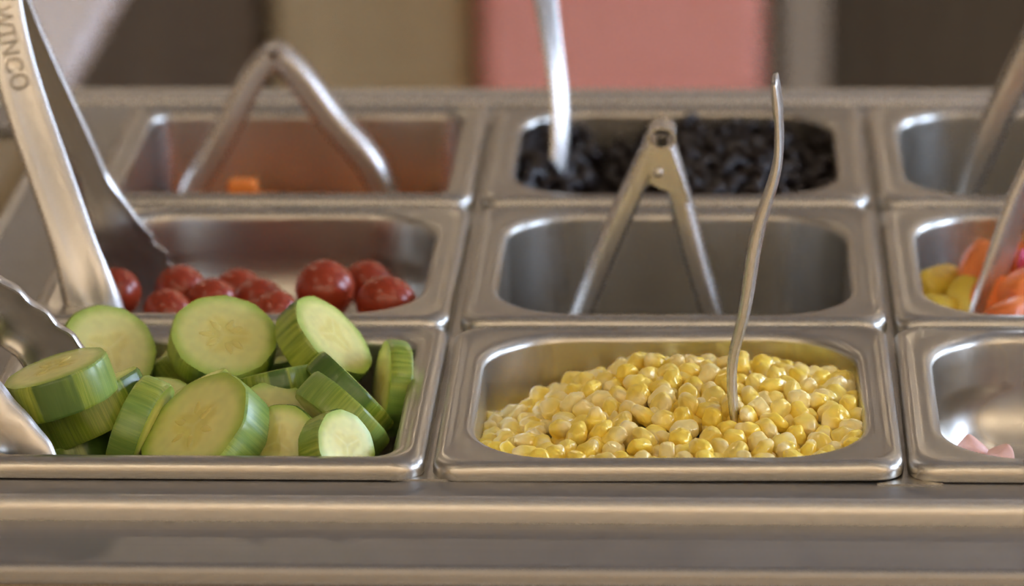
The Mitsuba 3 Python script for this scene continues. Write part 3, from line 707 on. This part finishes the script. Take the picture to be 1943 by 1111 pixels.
# tongs in the back left pan (wide strip arms, bend at the foot)
yB = 2 * PY + .004
BK = dict(w=[(0, .0085), (1, .0085)], h=[(0, .0060), (.3, .0070), (1, .0062)], p=[(0, .5), (1, .5)], wrap=125)
k = simple_tongs('steel tongs standing open like an upturned V in the back left pan', [
    ([(-0.1925, yB, 0.0489), (-0.2015, yB, 0.0399), (-0.2161, yB, 0.0142), (-0.2295, yB, -0.0091), (-0.2362, yB, -0.0222), (-.2370, yB, -.0330), (-.2350, yB, -.062)], (0, 1, 0), -1, BK),
    ([(-0.1839, yB, 0.0489), (-0.1742, yB, 0.0400), (-0.1574, yB, 0.0169), (-0.1393, yB, -0.0063), (-0.1329, yB, -0.0219), (-.1290, yB, -.0330), (-.1310, yB, -.062)], (0, 1, 0), 1, BK)], None)
rg = np.array([[[-0.1884 + .0060 * math.cos(t), y, 0.0451 + .0035 * math.sin(t)] for t in np.linspace(-.5, math.pi + .5, 20)] for y in np.linspace(yB - .009, yB + .009, 3)])
part(k, 'hinge', shell(rg, .001), 'steel_tool', 40)

# big tongs in the tomato pan: one arm facing the camera, the other behind it
hd = np.array([-.2800, .155, .1225])
fa = [(-.2815, .150, .1225), (-.2737, .138, .0878), (-.2620, .125, .0571), (-.2514, .113, .0309), (-.2415, .104, .0014), (-.2380, .1035, -.0130), (-.2350, .1070, -.0350)]
ra = [(-.2780, .160, .1215), (-.2676, .168, .0843), (-.2557, .176, .0493), (-.2465, .183, .0211), (-.2387, .187, .0006), (-.2315, .188, -.0166), (-.2250, .184, -.0350)]
BIG = dict(w=[(0, .0085), (.35, .0092), (.62, .0095), (.8, .0120), (1, .0135)], h=[(0, .004), (.6, .0055), (.8, .006), (1, .004)], p=[(0, .33), (.7, .4), (.88, .9), (1, 1)], groove=.0012, head=.80)
BIG2 = dict(w=[(0, .0075), (.35, .0085), (.54, .0085), (.68, .0155), (.86, .0215), (1, .012)], h=[(0, .004), (.55, .0055), (.72, .008), (1, .004)], p=[(0, .33), (.55, .4), (.72, 1), (1, 1)], scallop=.05, head=.72)
k = tag(numbered('tongs'), 'big steel tongs with a stamped handle leaning in the tomato pan at the left', 'tongs')
am, frA = arm_mesh(fa, (1, .25, .10), flip=1, **BIG); part(k, 'arm', am, 'steel_tool', 40)
am, frB = arm_mesh(ra, (.88, -.36, .38), flip=-1, **BIG2); part(k, 'arm', am, 'steel_tool', 40)
hg = np.array([[np.array(hd) + [x, .0068 * math.cos(t), .0062 * math.sin(t)] for t in np.linspace(-.4, math.pi + .4, 18)] for x in np.linspace(-.0055, .0055, 3)])
part(k, 'hinge', shell(hg, .001), 'steel_tool', 40)
# stamped lettering along the front arm
P_, t_, B_, N_ = frA
tx = meshkit.text_mesh('WINCO', .0072, .0007)
v = tx.vertices.copy(); L = v[:, 0].max()
i0 = 4
s_arc = np.r_[0, np.cumsum(np.linalg.norm(np.diff(P_, axis=0), axis=1))]
sv = .006 + v[:, 0] * (.036 / L)
def at(arr, s): return np.stack([np.interp(s, s_arc, arr[:, j]) for j in range(3)], 1)
Bq, Nq = at(B_, sv), at(N_, sv)
sg_ = np.sign((B_[0] @ np.cross([0, 0, 1.], [0, 1., 0])))
tx.vertices = at(P_, sv) + Bq * ((v[:, 1] - .0036)[:, None]) * 1.0 + Nq * (v[:, 2] - .0001)[:, None]
tx.fix_normals()
part(k, 'stamped_lettering', tx, 'steel_stamp', False, label='raised lettering stamped in the tongs handle')

# tongs in the cucumber pan, handle leaving the frame at the left
CUA = dict(w=[(0, .006), (.45, .0070), (.60, .0090), (.72, .0145), (.90, .0160), (1, .0110)], h=[(0, .0045), (.5, .006), (.68, .009), (.9, .008), (1, .004)], p=[(0, .35), (.50, .45), (.68, 1), (1, 1)], scallop=.055, head=.68, groove=.0)
hc = np.array([-.345, -.012, .140])
ua = [tuple(hc + [0, .006, .002]), (-.318, -.004, .1020), (-.2850, .000, .0640), (-.2600, .004, .0390), (-.2440, .006, .0220), (-.2320, .004, .0090), (-.2210, .000, -.0030)]
la = [tuple(hc + [-.003, -.006, -.004]), (-.325, -.030, .0990), (-.300, -.046, .0630), (-.2790, -.055, .0280), (-.2670, -.057, .0120), (-.2560, -.0600, -.0010), (-.2460, -.0615, -.0120), (-.2360, -.0630, -.0220)]
k = tag(numbered('tongs'), 'steel tongs with scalloped claws gripping cucumber slices at the left picture edge', 'tongs')
am, frU = arm_mesh(ua, (.72, -.50, .60), flip=-1, **CUA); part(k, 'arm', am, 'steel_tool', 40)
am, frL = arm_mesh(la, (.62, -.25, .60), flip=1, **{**CUA, 'scallop': .018}); part(k, 'arm', am, 'steel_tool', 40)
hg = np.array([[hc + np.array([.66 * x - .3 * .006 * math.cos(t) * 0, .0075 * math.cos(t), .72 * x + .006 * math.sin(t)]) for t in np.linspace(-.4, math.pi + .4, 18)] for x in np.linspace(-.006, .006, 3)])
part(k, 'hinge', shell(hg, .001), 'steel_tool', 40)

# tongs reaching into the fruit pan and into the back right pan from the right
RT = dict(w=[(0, .0055), (.5, .0062), (.8, .0075), (1, .009)], h=[(0, .004), (.6, .0045), (1, .003)], p=[(0, .4), (.7, .5), (1, 1)])
hr = np.array([.2150, .168, .1650])
simple_tongs('steel tongs leaning in the fruit pan at the right picture edge', [
    ([tuple(hr), (.1900, .163, .1200), (.1640, .158, .0640), (.1470, .154, .0260), (.1390, .151, -.0010), (.1345, .150, -.0170), (.1320, .150, -.034)], (.7, .6, -.2), 1, RT),
    ([tuple(hr + [.004, .006, 0]), (.2060, .170, .1180), (.1920, .175, .0600), (.1830, .176, .0200), (.1790, .176, -.0040), (.1760, .176, -.0180), (.1740, .175, -.034)], (.75, .35, -.30), -1, RT)], None)
hr = np.array([.2100, 2 * PY, .1350])
simple_tongs('steel tongs standing in the back right pan at the right picture edge', [
    ([tuple(hr), (.1930, 2 * PY, .0950), (.1720, 2 * PY, .0500), (.1565, 2 * PY, .0160), (.1410, 2 * PY, -.0200), (.1290, 2 * PY, -.0480), (.1240, 2 * PY, -.070)], (0, 1, 0), 1, BK),
    ([tuple(hr + [.004, 0, 0]), (.2190, 2 * PY, .0950), (.2260, 2 * PY, .0500), (.2300, 2 * PY, .0160), (.2340, 2 * PY, -.0200), (.2350, 2 * PY, -.0480), (.2330, 2 * PY, -.070)], (0, 1, 0), -1, BK)], None)

# serving spoon in the corn: thin handle seen nearly edge on
def spoon(label, path, wid, thk, side, bowl_c, bowl_r, name='serving_spoon'):
    k = tag(numbered(name), label, 'spoon')
    P = spline(path, 80); t, B, N = frame(P, side)
    n = 80; ang = np.arange(16) * 2 * np.pi / 16
    wv, tv = lerpn(wid, n), lerpn(thk, n)
    sq = lambda c: np.sign(c) * np.abs(c) ** .7
    V = P[:, None] + (wv[:, None] * sq(np.cos(ang)))[..., None] * B[:, None] + (tv[:, None] * sq(np.sin(ang)))[..., None] * N[:, None]
    f = tri(grid_faces(n, 16, True)); o = n * 16
    caps = [[o, (j + 1) % 16, j] for j in range(16)] + [[o + 1, (n - 1) * 16 + j, (n - 1) * 16 + (j + 1) % 16] for j in range(16)]
    m = trimesh.Trimesh(np.vstack([V.reshape(-1, 3), P[0] - t[0] * thk[0][1], P[-1]]), np.vstack([f, caps]), process=False); m.fix_normals()
    part(k, 'handle', m, 'steel_tool', 60)
    u, w_ = np.meshgrid(np.linspace(0.02, 1, 10), np.arange(33) * 2 * np.pi / 32, indexing='ij')
    G = np.stack([bowl_c[0] + bowl_r * u * np.cos(w_), bowl_c[1] + bowl_r * 1.35 * u * np.sin(w_), bowl_c[2] + .010 * u ** 2.2], -1)
    part(k, 'bowl', shell(G, .001), 'steel_tool', 40)
    return k
spoon('steel serving spoon with a thin curved upright handle stuck in the corn', [(.0404, -.020, .1318), (.0418, -.020, .1170), (.0415, -.020, .0980), (.0350, -.020, .0740), (.0290, -.020, .0372), (.0250, -.020, .0180), (.0252, -.021, .0040), (.0275, -.022, -.0110), (.0330, -.023, -.0250)],
      [(0, .0075), (.08, .0085), (.4, .0065), (.75, .005), (1, .006)], [(0, .0012), (.08, .0019), (.10, .0016), (.4, .0027), (.7, .0021), (.9, .0016), (1, .0014)], (.07, 1, 0), (.048, -.024, -.038), .022)
spoon('steel spoon with a bluish flat handle standing upright in the olives', [(-0.0661, 0.3820, 0.0833), (-0.0624, 0.3670, 0.0642), (-0.0587, 0.3520, 0.0451), (-0.0555, 0.3420, 0.0248), (-0.0554, 0.3330, -0.0035), (-0.0584, 0.3290, -0.0190), (-.0640, .328, -.0300)],
      [(0, .0072), (.4, .0055), (1, .0050)], [(0, .0012), (.5, .0014), (1, .0014)], (.80, .60, 0), (-.052, 2 * PY - .005, -.045), .016)
